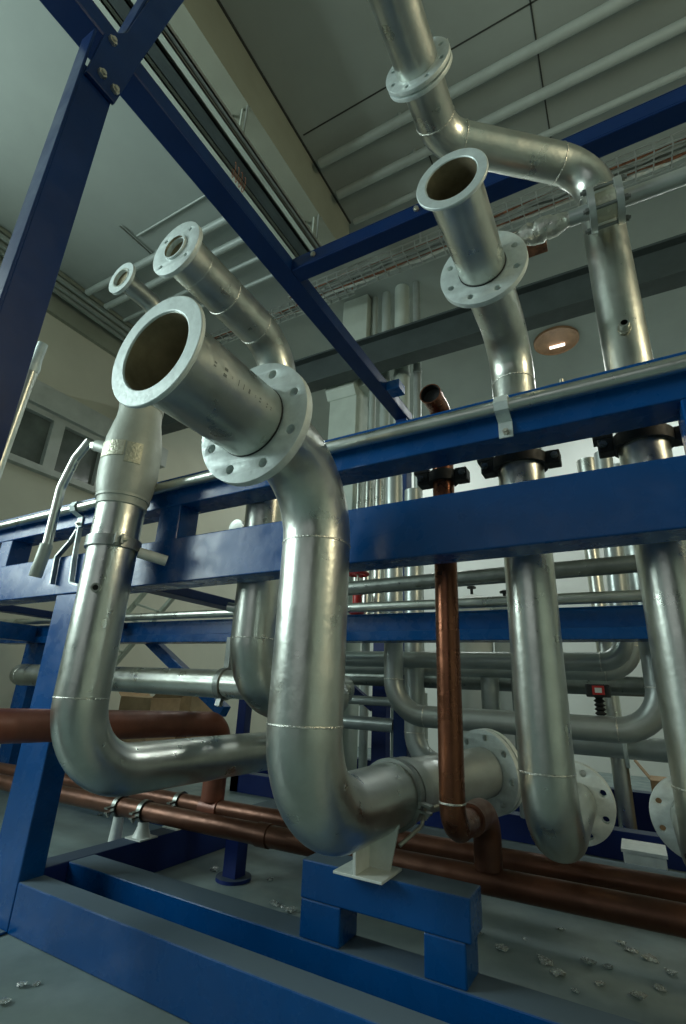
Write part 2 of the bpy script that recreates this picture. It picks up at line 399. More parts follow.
for i, (px, rr, m, lb) in enumerate(((374, .05, CEILP, 'thin pale riser pipe right beside the boxed column'), (386, .07, CEILP, 'medium pale riser pipe between two neighbours behind the joist'), (402, .11, DUCTM, 'thick bright riser pipe, second from right behind the joist'), (417, .055, GREYP, 'grey riser pipe, rightmost of the group behind the joist'))):
    p = at(px, 345, Y=DY+.25)
    t = thing('riser_pipe', (p.x, p.y, 0), lb, 'pipe', 'riser pipes at the back')
    obj('tube', cyl((p.x, p.y, 0), (p.x, p.y, ZC-.003), rr, 20), m, t)
    for z in (1.0, 3.2, 5.4): obj('collar', ring((p.x, p.y, z), (0, 0, 1), rr-.004, rr+.012, .05, 24), GREYP, t)

# ------------------------------------------------------------------ FRONT SKID FRAME
FY = 1.755; FD = .15
skid = thing('skid_frame', (-1.0, FY+.07, 0), 'blue painted steel skid frame carrying the large silver pipes', 'frame')
def sloped(x0, x1, y0, y1, zb0, zb1, h):
    return prism(bmesh.new(), [(x0, y0, zb0), (x0, y1, zb0), (x0, y1, zb0+h), (x0, y0, zb0+h)], (x1-x0, 0, zb1-zb0))
def sk(name, bm, m=BLUE, par=None): return obj(name, bm, m, par or skid, False, bevel=.006)
sk('sill_beam', box((-2.72, FY, 0), (1.3, FY+.13, .205)))
sk('leg', box((-2.97, FY, 0), (-2.722, FY+.13, 1.61)))
sk('base_plate', box((-3.15, FY-.06, 0), (-2.722, FY-.001, .012)))
sk('inner_beam', box((-2.808, 2.074, 0), (1.3, 2.232, .205)))
sk('cross_member', box((-2.95, FY+.131, 0), (-2.81, 3.78, .205)), NAVY)  # blue member, its low light painted in as navy
sk('floor_beam', box((-2.95, 3.78, 0), (2.5, 4.1, .20)))
lz = lambda x: 1.642+.015*(x+1.0)
sk('deck_beam', sloped(-5.6, 1.4, FY, FY+FD, lz(-5.6), lz(1.4), .242))
rz = lambda x: 2.092+.0190*(x+.26)
sk('rail_beam', sloped(-5.6, 1.4, FY, FY+FD+.012, rz(-5.6), rz(1.4), .178))
for x, w in ((-2.11, .16), (-3.72, .14), (.33, .14), (-5.0, .14)):
    sk('post', box((x-w/2, FY+.005, lz(x)+.235), (x+w/2, FY+FD-.005, rz(x)+.006)))
for x in (-2.42, -4.6):
    sk('tie_beam', box((x-.07, FY+FD+.001, 1.645), (x+.07, 3.49, 1.704)), BLUE_SHADED)
# small stubs of threaded rod on top of rail beam
for px, py in ((561, 378), (575, 385), (678, 350)):
    p = at(px, py, Y=FY+.1); obj('stud', cyl((p.x, p.y, rz(p.x)+.176), (p.x, p.y, rz(p.x)+.25 if px == 561 else rz(p.x)+.205), .008, 10), BOLT, skid)
# stand for the big pipe
sk('stand_leg', box((-1.305, 2.076, .205), (-1.12, 2.23, .338))); sk('stand_leg', box((-.775, 2.076, .205), (-.62, 2.23, .338)))
sk('stand_beam', box((-1.308, 2.074, .338), (-.6, 2.232, .474)))
# rear frame
rear = thing('rear_frame', (-3, 3.57, 0), 'blue steel frame standing behind the silver pipes, parallel to the front skid', 'frame')
def rk(name, bm, m=BLUE): return obj(name, bm, m, rear, False, bevel=.005)
bm = bmesh.new(); bx(bm, (-6.9, 3.5, 1.58), (1.5, 3.52, 1.70)); bx(bm, (-6.9, 3.5, 1.70), (1.5, 3.64, 1.712)); bx(bm, (-6.9, 3.46, 1.505), (1.5, 3.64, 1.578))
rk('cross_beam', bm)
for x in (-6.17, 1.2): rk('post', box((x-.12, 3.49, 0), (x+.12, 3.63, 1.503)))
rk('side_beam', box((-6.25, 1.3, 1.52), (-6.08, 3.458, 1.70)))
rk('side_post', box((-6.25, 1.3, 0), (-6.08, 1.45, 1.519)))
rk('base_beam', box((-6.3, 3.49, 0), (-2.96, 3.63, .18)))
bm = bmesh.new(); bar(bm, at(150, 640, Y=3.7), at(225, 712, Y=3.7), .1, .1, (0, 1, 0)); rk('brace', bm)
q = at(152, 640, Y=3.7)
far = thing('steel_frame', (-2.3, 5.05, 0), 'dark blue post frame with a diagonal brace far behind the copper pipe', 'frame')
p0 = at(372, 700, Y=5); p1 = at(386, 700, Y=5)
obj('post', box((p0.x, 5, 0), (p1.x, 5.12, 1.75)), NAVY, far, False, bevel=.004)
bm = bmesh.new(); bar(bm, at(345, 682, Y=5.06), at(374, 708, Y=5.06), .08, .08, (0, 1, 0)); obj('brace', bm, NAVY, far, False)
obj('floor_beam', box((-4.2, 5, 0), (2.2, 5.15, .2)), NAVY, far, False, bevel=.004)
obj('floor_beam', box((-2.2, 4.16, 0), (2.4, 4.24, .16)), NAVY, far, False); obj('floor_beam', box((-4.2, 5.95, 0), (2.2, 6.1, .36)), NAVY, far, False); obj('floor_tie', box((-4.15, 5.15, 0), (-4.05, 5.95, .18)), NAVY, far, False); obj('floor_tie', box((1.9, 4.24, 0), (2.0, 5.95, .16)), NAVY, far, False)
obj('top_beam', box((-4.2, 5, 1.75), (2.2, 5.12, 1.9)), NAVY, far, False, bevel=.004)
obj('post', box((1.9, 5, 0), (2.02, 5.12, 1.75)), NAVY, far, False, bevel=.004)
obj('post', box((-4.2, 5, 0), (-4.08, 5.12, 1.75)), NAVY, far, False, bevel=.004)

# silver handrail pipe in front of the rail beam
hz = lambda x: 2.196+.0190*(x+.26)
t = thing('conduit_pipe', (-2, 1.712, hz(-2)), 'long silver pipe clamped along the front of the top blue rail', 'pipe')
bm = bmesh.new(); sweep(bm, [(-5.6, 1.712, hz(-5.6)), (1.4, 1.712, hz(1.4))], .028, 20); obj('tube', bm, STEEL, t)
for x in (-.30, -2.9, .9):
    tt = thing('pipe_clamp', (x, 1.70, hz(x)-.05), 'pale strap clamp holding the silver rail pipe, %s' % {-.3: 'in front of the tall flanged pipe', -2.9: 'near the left end of the rail', .9: 'at the right end of the rail'}[x], 'clamp', 'rail pipe clamps')
    bm = bmesh.new(); r = .031
    prof = [(1.753, hz(x)+.045), (1.712, hz(x)+.034), (1.692, hz(x)+.028), (1.679, hz(x)), (1.692, hz(x)-.028), (1.712, hz(x)-.036), (1.752, hz(x)-.05), (1.752, hz(x)-.115)]
    inner = [(y-.006 if i < 7 else y-.006, z) for i, (y, z) in enumerate(prof)]
    poly = [V((x-.026, y, z)) for y, z in prof]; poly2 = [V((x-.026, y-.007, z+(.004 if i < 3 else -.0))) for i, (y, z) in enumerate(prof)]
    for i in range(len(prof)-1): prism(bm, [poly[i], poly[i+1], poly2[i+1], poly2[i]], (.052, 0, 0))
    obj('strap', bm, GALV, tt)
    hexbolt((x+.002, 1.738, hz(x)-.095), (0, -1, 0), .013, .014, BOLT, tt)

# ------------------------------------------------------------------ BIG SILVER PIPES
def stubs(t, p, d, r, L, inner=None):
    bm = bmesh.new(); hollow(bm, [V(p), V(p)+V(d).normalized()*L], r, r*.3, 20); obj('socket', bm, [STEEL, BLACK], t)
    p2 = V(p)+V(d).normalized()*.012
# --- centre pipe
PX, PY, PR = -1.0, 1.55, .13
cp = thing('process_pipe', (PX, PY, .6), 'largest silver pipe, open flanged end, bending down in front of the blue beams', 'pipe')
path, jo = fillet([(PX, 1.135, 1.978), (PX, PY, 1.978), (PX, PY, .72), (PX, 2.34, .72)], [.31, .31], 16)
bm = bmesh.new(); sweep(bm, path, PR, 48, True); obj('tube', bm, STEEL, cp)
for p, d in (jo[1], jo[2]): weld(p, d, PR, cp)
flange('flange', (PX, 1.118, 1.978), (0, 1, 0), .124, .220, .032, 8, .178, .018, GALV, cp, .5, 'drilled galvanised flange')
bm = bmesh.new(); hollow(bm, [(PX, 1.10, 1.978), (PX, .70, 1.978)], .128, .008, 48); o = obj('spool', bm, [STEEL, STEELI], cp, True, 'open ended spool piece with faint dark stamp marks')
# dark inner lip and stamp marks on the spool
obj('gasket', ring((PX, 1.099, 1.978), (0, 1, 0), .126, .1295, .006), BLACK, cp)
bm = bmesh.new()
for k, (yy, ww, hh) in enumerate((a_, b_*.75, c_*.62) for a_, b_, c_ in ((.79, .016, .012), (.83, .022, .022), (.862, .006, .006), (.89, .005, .016), (.912, .005, .014), (.935, .012, .012), (.965, .006, .006), (.985, .014, .012), (1.02, .008, .012), (1.04, .01, .008))):
    an = math.radians(-8)
    for i in range(3):
        a0 = an+(i-1.5)*hh/.128/1.5; a1 = an+(i-.5)*hh/.128/1.5
        f = [V((PX+.1286*math.cos(q_), y_, 1.978+.1286*math.sin(q_))) for q_, y_ in ((a0, yy), (a1, yy), (a1, yy+ww*.8), (a0, yy+ww*.8))]
        if i % 2 == 0 or k in (3, 4, 5): bm.faces.new([bm.verts.new(v) for v in f])
obj('stamp_marks', bm, DARKP, cp, False, 'faint dark stamped marks')
bm = ring((PX, .702, 1.98), (0, 1, 0), .121, .169, .014, 64); o = obj('end_flange', bm, GALV, cp, True, 'plain bright rim flange at the open end', bevel=.003)
# rear branch with sleeve, band and flange
cp2 = thing('process_pipe', (PX, 2.36, .6), 'silver pipe branch on the blue stand behind the big elbow, with a drilled end flange', 'pipe')
bm = bmesh.new(); sweep(bm, fillet([(PX, 2.345, .72), (PX, 2.55, .72), (-.78, 3.05, .755)], [.3], 8)[0], .126, 40); obj('tube', bm, GREYP, cp2)
obj('sleeve', ring((PX, 2.41, .72), (0, 1, 0), .12, .139, .10, 44), GREYP, cp2)
dB = V((.22, .5, .035)).normalized()
flange('flange', V((-.78, 3.05, .755))+dB*.016, dB, .11, .215, .03, 8, .176, .018, GALV, cp2, .2)
flange('flange', V((-.78, 3.05, .755))+dB*.056, dB, .11, .215, .03, 8, .176, .018, GALV, cp2, .2)
t = thing('band_clamp', (PX, 2.34, .6), 'cast band clamp with bolted lugs around the big elbow on the blue stand', 'clamp')
band_clamp(t, (PX, 2.30, .72), (0, 1, 0), PR+.001, .045, .016, CLAMP, (1, -.1, -.2))
bm = bmesh.new(); sweep(bm, fillet([(PX+.155, 2.31, .69), (PX+.16, 2.24, .63), (PX+.10, 2.15, .57)], .04, 6)[0], .008, 10); obj('bail', bm, BOLT, t)
bm = bmesh.new(); sweep(bm, fillet([(PX+.16, 2.33, .68), (PX+.22, 2.40, .70), (PX+.25, 2.50, .69)], .05, 6)[0], .007, 10); obj('rod', bm, BOLT, t)
t = cp
obj('foot_plate', box((-1.115, 1.995, .474), (-.905, 2.19, .484)), WHITEP, t, False, bevel=.002)
bm = bmesh.new(); prism(bm, [(-1.03, 2.0, .484), (-1.03, 2.17, .484), (-1.03, 2.17, .60), (-1.03, 2.03, .605), (-1.03, 1.99, .63)], (.012, 0, 0)); obj('foot_web', bm, WHITEP, t, False)
bm = bmesh.new(); prism(bm, [(-1.09, 2.12, .484), (-.93, 2.12, .484), (-.89, 2.12, .65), (-.93, 2.12, .612), (-1.0, 2.12, .593), (-1.07, 2.12, .612), (-1.11, 2.12, .65)], (0, .012, 0)); obj('foot_saddle', bm, WHITEP, t, False)

# --- left pipe with valve
LX, LY, LR = -2.262, 1.57, .120
lp = thing('valve_pipe', (LX, LY, .62), 'silver pipe below the ball valve at left, turning back at its bottom elbow', 'pipe')
path, jo = fillet([(LX, LY, 2.0), (LX, LY, .73), (LX, 3.3, .73)], [.33], 16)
bm = bmesh.new(); sweep(bm, path, LR, 48); obj('tube', bm, STEEL, lp)
weld(jo[0][0], jo[0][1], LR, lp)
sp = at(103, 592, Y=LY-LR*.8); sd = V((sp.x-LX, sp.y-LY, 0)).normalized()
sd = V((.72, -.69, .0)).normalized(); s0 = V((LX, LY, 1.555))+V((.60, -.8, 0))*(LR-.008)
obj('socket', hollow(bmesh.new(), [s0, s0+sd*.03], .022, .009, 20), [STEEL, BLACK], lp)
obj('socket_bore_shade', cyl(s0+sd*.016, s0+sd*.020, .0135, 16), BLACK, lp)  # black disc painting the shade in the socket hole
lv = thing('ball_valve', (LX, LY, 2.0), 'cast ball valve with rating plate and long lever on the left silver pipe', 'valve')
bm = bmesh.new(); lathe(bm, [(.120, 2.0), (.127, 2.005), (.127, 2.035), (.134, 2.06), (.146, 2.12), (.152, 2.20), (.152, 2.32), (.147, 2.39), (.132, 2.47), (.119, 2.53), (.116, 2.59), (.12, 2.595), (.12, 2.62), (.112, 2.625), (.112, 2.68)], (LX, LY, 0), (0, 0, 1), 48)
obj('body', bm, VALVE, lv)
obj('seam_ring', ring((LX, LY, 2.05), (0, 0, 1), .125, .136, .014, 48), VALVE, lv)
def curved_plate(z0, z1, a0, a1, r):
    bm = bmesh.new(); n = 10; A = []; B = []
    for i in range(n+1):
        a = math.radians(a0+(a1-a0)*i/n)
        A.append([bm.verts.new((LX+rr*math.cos(a), LY+rr*math.sin(a), z)) for rr, z in ((r, z0), (r+.006, z0), (r+.006, z1), (r, z1))])
    for i in range(n):
        for k in range(4): bm.faces.new((A[i][k], A[i][(k+1) % 4], A[i+1][(k+1) % 4], A[i+1][k]))
    bm.faces.new(A[0]); bm.faces.new(A[-1][::-1]); return bm
obj('rating_plate', curved_plate(2.25, 2.335, -108, -52, .1505), PLATE, lv)
obj('rating_plate', curved_plate(2.215, 2.33, -48, -18, .1508), PLATE, lv)
stm_ = obj('stem', cyl((LX-.12, LY, 2.36), (-2.60, LY, 2.45), .036, 24), VALVE, lv)
obj('stem_nut', lathe(bmesh.new(), [(.033, 0), (.033, .04), (.015, .045), (.015, .07)], (-2.60, LY, 2.45), (-1, 0, .2), 6), BOLT, stm_, False)
bm = bmesh.new(); pl = fillet([at(90, 441, Y=LY-.02), at(76, 458, Y=LY-.03), at(61, 488, Y=LY-.03), at(47, 545, Y=LY-.03)], [.06, .1], 8)[0]; sweep(bm, pl, .026, 20); lev_ = obj('lever', bm, STEEL, lv)
a = at(47, 544, Y=LY-.03); b = at(35, 577, Y=LY-.03); bm = bmesh.new(); sweep(bm, [a, a+(b-a)*.04, b-(b-a)*.03, b], [.029, .034, .034, .03], 20); obj('lever_grip', bm, VALVE, lev_, True, 'pale sleeve grip on the lever end')
# reducer up to the small flanged outlet
sp4 = thing('outlet_pipe', (LX, LY, 2.68), 'small silver pipe rising from the ball valve and ending in the leftmost open flange', 'pipe')
bm = bmesh.new(); pth = fillet([(LX, LY, 2.68), (LX, LY, 2.72), (LX, LY, 2.86), (LX, LY, 3.31), (LX, 1.295, 3.31)], [.01, .01, .12], 12)[0]
rad = [(.108 if p.z < 2.73 else .058 if p.z > 2.85 else .108-(p.z-2.73)/.12*.050) for p in pth]; sweep(bm, pth, rad, 28, True); obj('tube', bm, STEEL, sp4)
bm = bmesh.new(); hollow(bm, [(LX, 1.30, 3.31), (LX, 1.266, 3.31)], .066, .008, 28); obj('neck', bm, [STEEL, STEELI], sp4)
obj('bore', cyl((LX, 1.294, 3.31), (LX, 1.29, 3.31), .057, 24), STEELI, sp4)
flange('flange', (LX, 1.277, 3.31), (0, 1, 0), .046, .083, .018, 4, .12, .0, GALV, sp4) if False else obj('flange', ring((LX, 1.277, 3.31), (0, 1, 0), .056, .102, .018, 40), GALV, sp4)
# clamp of left pipe to the deck beam
t = thing('band_clamp', (LX, LY, 1.80), 'grey band clamp with stub tying the valve pipe to the blue deck beam', 'clamp')
band_clamp(t, (LX, LY, 1.80), (0, 0, 1), LR+.001, .055, .014, CLAMP, (1, -.55, 0))
obj('standoff', cyl((LX+.115, LY+.07, 1.77), (LX+.20, FY-.0005, 1.745), .028, 20), WHITEP, t)
# hanger straps on the deck beam
t = thing('hanger_strap', at(65, 560, Y=1.74), 'bent flat steel hanger strap hooked on the blue beam left of the valve pipe', 'strap')
def flatbar(pts, w, th):
    bm = bmesh.new()
    P = fillet(pts, .03, 5)[0]
    for i in range(len(P)-1): bar(bm, P[i], P[i+1]+(P[i+1]-P[i]).normalized()*.002, th, w, (0, 1, 0))
    return bm
obj('hook_bar', flatbar([at(52, 584, Y=1.735), at(57, 557, Y=1.735), at(71, 541, Y=1.735), at(78, 530, Y=1.735)], .03, .012), CLAMP, t, False)
obj('hook_bar', flatbar([at(80, 528, Y=1.735), at(74, 560, Y=1.735), at(71, 583, Y=1.735), at(82, 586, Y=1.735), at(86, 575, Y=1.735)], .03, .012), GALV, t, False)
# far-left stanchion
t = thing('tube_handle', at(8, 440, Y=1.2), 'silver tube with a flattened slotted end at the left edge', 'tube')
a = at(43, 344, Y=1.2); b = at(32, 372, Y=1.2); c_ = at(0, 462, Y=1.2); c_ = c_+(c_-b)*.4
bm = bmesh.new(); sweep(bm, [c_, b+(c_-b)*.12, b], [.028, .028, .032], 20); obj('tube', bm, STEEL, t)
bm = bmesh.new(); bar(bm, b, a, .05, .02, (0, 1, 0)); bm.free()
bm = bmesh.new(); sweep(bm, [b, b+(a-b)*.12, b+(a-b)*.45, a], [.034, .036, .028, .027], 20); obj('end_socket', bm, GALV, t)
p = V((c_.x, 1.2, 0)); obj('shank', cyl((c_.x, 1.2, .012), (c_.x, 1.2, c_.z+.02), .028, 18), STEEL, t); obj('foot_plate', box((c_.x-.07, 1.13, 0), (c_.x+.07, 1.27, .012)), GALV, t, False)
bm = bmesh.new(); w1 = at(25, 368, Y=1.22); w2 = at(11, 400, Y=1.22); sweep(bm, [at(30, 362, Y=1.2), w1, w2], .014, 14); obj('side_lug', bm, BLACK, t)

# --- third pipe (behind the deck beam)
TX, TY, TR, TZ = -1.66, 2.035, .112, 3.12
tp = thing('process_pipe', (TX, TY, .9), 'silver pipe behind the biggest spool, upper left end with four-hole flange', 'pipe')
path, jo = fillet([(TX, 1.19, TZ), (TX, TY, TZ), (TX, TY, 1.10), (TX, 2.88, 1.10)], [.27, .27], 14)
bm = bmesh.new(); sweep(bm, path, TR, 44); obj('tube', bm, STEEL, tp)
for p, d in (jo[0], jo[1], jo[2]): weld(p, d, TR, tp)
weld((TX, 1.5, TZ), (0, 1, 0), TR, tp)
obj('reducer', lathe(bmesh.new(), [(.072, 0), (.078, .02), (.1, .07), (TR+.001, .10)], (TX, 1.19, TZ), (0, 1, 0), 40), STEEL, tp)
flange('flange', (TX, 1.165, TZ), (0, 1, 0), .062, .152, .024, 4, .115, .012, GALV, tp, .5, 'four-hole end flange')
bm = bmesh.new(); hollow(bm, [(TX, 1.185, TZ), (TX, 1.142, TZ)], .070, .008, 32); obj('raised_face', bm, [GALV, STEELI], tp)
obj('bore', cyl((TX, 1.188, TZ), (TX, 1.184, TZ), .061, 24), STEELI, tp)
s0 = V((TX-.075, TY-.06, 1.52)); obj('socket', hollow(bmesh.new(), [s0, s0+V((-.85, -.45, .1)).normalized()*.05], .024, .008, 18), [STEEL, BLACK], tp)

# --- fourth: right of centre
QX, QY, QR, QZ = -.31, 2.10, .096, 2.75
qp = thing('process_pipe', (QX, QY, .57), 'silver pipe right of the copper pipe, upper open end with eight-hole flange below it', 'pipe')
path, jo = fillet([(QX, 1.585, QZ), (QX, QY, QZ), (QX, QY, .665), (QX, 2.82, .70)], [.215, .225], 14)
bm = bmesh.new(); sweep(bm, path, QR, 44); obj('tube', bm, STEEL, qp)
weld(jo[1][0], jo[1][1], QR, qp); weld(jo[2][0], jo[2][1], QR, qp)
flange('flange', (QX, 1.572, QZ), (0, 1, 0), .09, .170, .026, 8, .137, .0135, GALV, qp, .5, 'eight-hole galvanised flange')
bm = bmesh.new(); hollow(bm, [(QX, 1.558, QZ), (QX, 1.155, QZ)], .091, .006, 44); obj('spool', bm, [STEEL, STEELI], qp)
obj('gasket', ring((QX, 1.557, QZ), (0, 1, 0), .09, .0935, .006), BLACK, qp)
obj('end_flange', ring((QX, 1.158, QZ), (0, 1, 0), .087, .121, .012, 56), GALV, qp, True, bevel=.003)
flange('flange', (QX, 2.835, .70), (0, 1, 0), .08, .172, .026, 8, .138, .017, GALV, qp, .5)
flange('flange', (QX, 2.87, .70), (0, 1, 0), .08, .172, .026, 8, .138, .017, GALV, qp, .5)
obj('tailpiece', cyl((QX, 2.88, .70), (QX, 3.5, .70), .08, 32), GREYP, qp)

# --- fifth: right edge riser with offset up to the ceiling
RX, RY, RRr, RZ = .160, 2.10, .090, 3.66
rp = thing('process_pipe', (RX, RY, .57), 'tall silver pipe at the right edge, jogging over the overhead blue beam', 'pipe')
path, jo = fillet([(-.465, .55, RZ), (-.465, 1.60, RZ), (RX, RY, RZ), (RX, RY, .665), (RX, 2.82, .70)], [.2, .2, .225], 12)
bm = bmesh.new(); sweep(bm, path, RRr, 44); obj('tube', bm, STEEL, rp)
for k in (0, 1, 2, 3, 4): weld(jo[k][0], jo[k][1], RRr, rp)
for yy in (1.272, 1.298): flange('flange', (-.465, yy, RZ), (0, 1, 0), .08, .142, .018, 8, .116, .011, GALV, rp, .5)
flange('flange', (RX, 2.835, .70), (0, 1, 0), .08, .165, .026, 8, .135, .014, GALV, rp, .5)
obj('tailpiece', cyl((RX, 2.85, .70), (RX, 3.5, .70), .08, 32), GREYP, rp)
s0 = V((RX+.0, RY-.086, at(624, 330, Y=RY-.09).z)); sd = V((0, -1, 0))
obj('socket', hollow(bmesh.new(), [s0, s0+sd*.055], .02, .007, 20), [STEEL, BLACK], rp); obj('socket_collar', ring(s0+sd*.016, sd, .018, .026, .01, 20), BOLT, rp)
# paper tag at the top flange
bm = bmesh.new(); bx(bm, (-.335, 1.28, RZ-.02), (-.333, 1.31, RZ+.09)); tag(obj('paper_tag', bm, WHITEP, None, False), 'small translucent tag on the flange of the tall pipe', 'tag')

# --- slim flanged line crossing in front of the right riser
SXY, SXZ = 1.90, 3.19
sl = thing('slim_pipe', (.16, SXY, SXZ), 'slim grey pipe with bolted wafer flanges crossing in front of the right riser', 'pipe')
SXY = 1.895
obj('tube', cyl((.02, SXY, SXZ), (1.2, SXY, SXZ), .034, 24), GREYP, sl)
for x in (.112, .218): obj('flange', lathe(bmesh.new(), [(.03, -.013), (.095, -.013), (.095, .013), (.03, .013)], (x, SXY, SXZ), (1, 0, 0), 36, True), GREYP, sl)
obj('wafer', ring((.165, SXY, SXZ), (1, 0, 0), .03, .06, .078), PLATE, sl)
for k in range(4):
    a = PI/4+k*PI/2; p = V((.165, SXY+.078*math.cos(a), SXZ+.078*math.sin(a)))
    obj('stud_bolt', cyl(p-V((.09, 0, 0)), p+V((.09, 0, 0)), .008, 10), DARKP, sl)
    hexbolt(p-V((.074, 0, 0)), (-1, 0, 0), .015, .014, DARKP, sl); hexbolt(p+V((.074, 0, 0)), (1, 0, 0), .015, .014, DARKP, sl)
bm = bmesh.new(); pts = []; rad = []
for i in range(13):
    x = .03-.28*i/12; pts.append((x, SXY+.004*math.sin(i*2.1), SXZ-.012*i/12+.006*math.sin(i*1.7))); rad.append([.03, .034, .04, .046, .052, .05, .054, .047, .05, .042, .045, .036, .03][i])
sweep(bm, pts, rad, 18); obj('wrapped_reducer', bm, FOIL, sl, True, 'lumpy foil wrapped section')
bm = bmesh.new(); bx(bm, (-.27, SXY+.02, SXZ+.02), (-.09, SXY+.16, SXZ+.07)); obj('bundle', bm, CABLE, sl, False, 'rusty strip bundle beside the wrapped section')

# --- copper riser
kx, ky, kr = -.662, 2.10, .050
kp = thing('copper_pipe', (kx, ky, .6), 'upright copper pipe in front of the rear pipework, open end above the rail', 'pipe')
path, jo = fillet([(kx, 1.97, 2.485), (kx, ky, 2.485), (kx, ky, .66), (kx, 2.40, .66)], [.075, .10], 12)
bm = bmesh.new(); sweep(bm, path, kr, 32); obj('tube', bm, COPPER, kp)
weld(jo[2][0], jo[2][1], kr, kp)
bm = bmesh.new(); sweep(bm, fillet([(kx, 2.34, .66), (kx, 2.6, .66), (kx, 2.6, .43)], .12, 10)[0], .062, 28); obj('drop_elbow', bm, COPPERD, kp, True, 'dark elbow dropping to the floor line')
bm = bmesh.new(); hollow(bm, [(kx, 1.975, 2.485), (kx, 1.93, 2.485)], kr+.002, .005, 32); obj('open_end', bm, [COPPER, BLACK], kp)
obj('bore', cyl((kx, 1.972, 2.485), (kx, 1.968, 2.485), kr-.004, 24), BLACK, kp)  # black disc standing for the shade inside the open end

# dark support clamps behind the rail beam
def rail_clamp(x, y, r, label):
    z = rz(x)+.03
    t = thing('rail_clamp', (x, y, z), label, 'clamp', 'dark clamps under the rail')
    obj('ring', ring((x, y, z), (0, 0, 1), r+.001, r+.020, .05, 36), BLACK, t)
    for sg in (-1, 1):
        ear_ = obj('ear', box((x+sg*(r+.012), y-.035, z-.03), (x+sg*(r+.07), y+.035, z+.03)), BLACK, t, False, bevel=.006)
        hexbolt((x+sg*(r+.05), y-.04, z), (0, -1, 0), .016, .016, DARKP, ear_)
    obj('bracket', box((x-r-.085, FY+FD+.014, z+.031), (x+r+.085, y+.06, z+.045)) if False else box((x-r-.085, y-.035, z+.031), (x-r-.01, y+.035, z+.05)), BLACK, t, False)
    return t
rail_clamp(QX, QY, QR, 'black clamp with bolted ears on the pipe right of the copper one')
rail_clamp(RX, RY, RRr, 'black clamp with bolted ears on the right edge riser')
rail_clamp(kx, ky, kr, 'black clamp with bolted ears on the copper riser')

# ------------------------------------------------------------------ floor copper lines
def floor_line(y, z, r, x0, x1, label, m=COPPERD):
    t = thing('floor_pipe', (x0, y, z), label, 'pipe', 'copper floor lines')
    zz = lambda x_: z+.014*(x_+2.9)
    obj('tube', cyl((x0, y, zz(x0)), (x1, y, zz(x1)), r, 28), m, t)
    for x in (-1.9, .45): obj('coupling', ring((x, y, zz(x)), (1, 0, .014), r-.002, r+.006, .08, 28), m, t)
    return t
fl1 = floor_line(2.6, .353, .054, -7.2, 1.8, 'copper floor pipe nearest the blue stand')
fl2 = floor_line(2.92, .36, .052, -7.2, 1.8, 'copper floor pipe running behind the nearest one')
for x, y, z, r, lb in ((-3.10, 2.6, .353, .055, 'left of the front pair'), (-2.86, 2.6, .353, .055, 'right of the front pair, on the cross member'), (-2.88, 2.92, .36, .053, 'rear line above the cross member'), (.9, 2.6, .353, .055, 'front line at the right'), (.9, 2.92, .36, .053, 'rear line at the right')):
    t = thing('pipe_support', (x, y, 0), 'clamp and foot under copper floor pipe, '+lb, 'support', 'floor pipe supports')
    z += .014*(x+2.9)
    band_clamp(t, (x, y, z), (1, 0, .014), r+.001, .035, .010, DARKP, (0, -1, -.1))
    zf = .205 if -2.95 < x < -2.81 else 0.0
    bm = bmesh.new(); lathe(bm, [(.06, zf+.008), (.052, zf+.02), (.034, z-r-.03), (.034, z-r-.002)], (x, y, 0), (0, 0, 1), 16); obj('pedestal', bm, WHITEP, t)
    obj('foot', box((x-.07, y-.07, zf), (x+.07, y+.07, zf+.008)), WHITEP, t, False)
# primer pipe on the left running in Y and dropping to the rear copper line
t = thing('primer_pipe', (-2.6, 1.4, .9), 'matt red-brown pipe passing in front of the left leg and behind the valve pipe', 'pipe')
bm = bmesh.new(); sweep(bm, fillet([(-2.64, .9, .05), (-2.64, .9, .93), (-2.59, 2.92, .885), (-2.59, 2.92, .405)], [.12, .13], 12)[0], .078, 32); obj('tube', bm, OXIDE, t)
obj('saddle', ring((-2.59, 2.92, .36), (1, 0, 0), .0525, .062, .15, 28), OXIDE, t)
obj('foot', box((-2.74, .8, 0), (-2.54, 1.0, .05)), NAVY, t, False)
bm = bmesh.new(); lathe(bm, [(.16, 0), (.16, .02), (.07, .03), (.05, .2)], (-2.02, 2.6, 0), (0, 0, 1), 24)
t = thing('floor_block', (-2.45, 2.92, 0), 'dark block on a round plate on the floor under the rear copper pipe', 'support')
p = at(236, 852, Y=2.92)
obj('plate', lathe(bmesh.new(), [(.11, 0), (.11, .02)], (p.x, 2.92, 0), (0, 0, 1), 28), NAVY, t)
bm.free(); obj('block', box((p.x-.05, 2.87, .02), (p.x+.05, 2.97, .312)), NAVY, t, False)

# ------------------------------------------------------------------ rear pipework
def run(name, pts, R, r, m, label, flanges=(), grp=None, seg=28):
    p0 = V(pts[0]); t = thing(name, p0, label, 'pipe', grp)
    pa, jo = fillet(pts, R, 10) if len(pts) > 2 else ([V(p) for p in pts], [])
    bm = bmesh.new(); sweep(bm, pa, r, seg); obj('tube', bm, m, t)
    for p, d in jo: weld(p, d, r, t)
    for c, a in flanges: flange('flange', c, a, r*.98, r*1.75, .025, 8, r*1.45, .012, GALV, t)
    return t
big = run('header_pipe', [(-5.68, 4.2, 1.15), (-5.68, 3.1, 1.15), (-1.93, 3.1, 1.15), (-1.93, 3.48, 1.15)], [.2, .2], .105, STEEL, 'horizontal silver header pipe low on the left behind the valve pipe')
t = thing('band_clamp', (-2.76, 3.1, 1.0), 'dark band clamp on the horizontal silver header pipe', 'clamp'); band_clamp(t, (-2.76, 3.1, 1.15), (1, 0, 0), .1055, .05, .014, CLAMP, (0, -.3, -1)); 
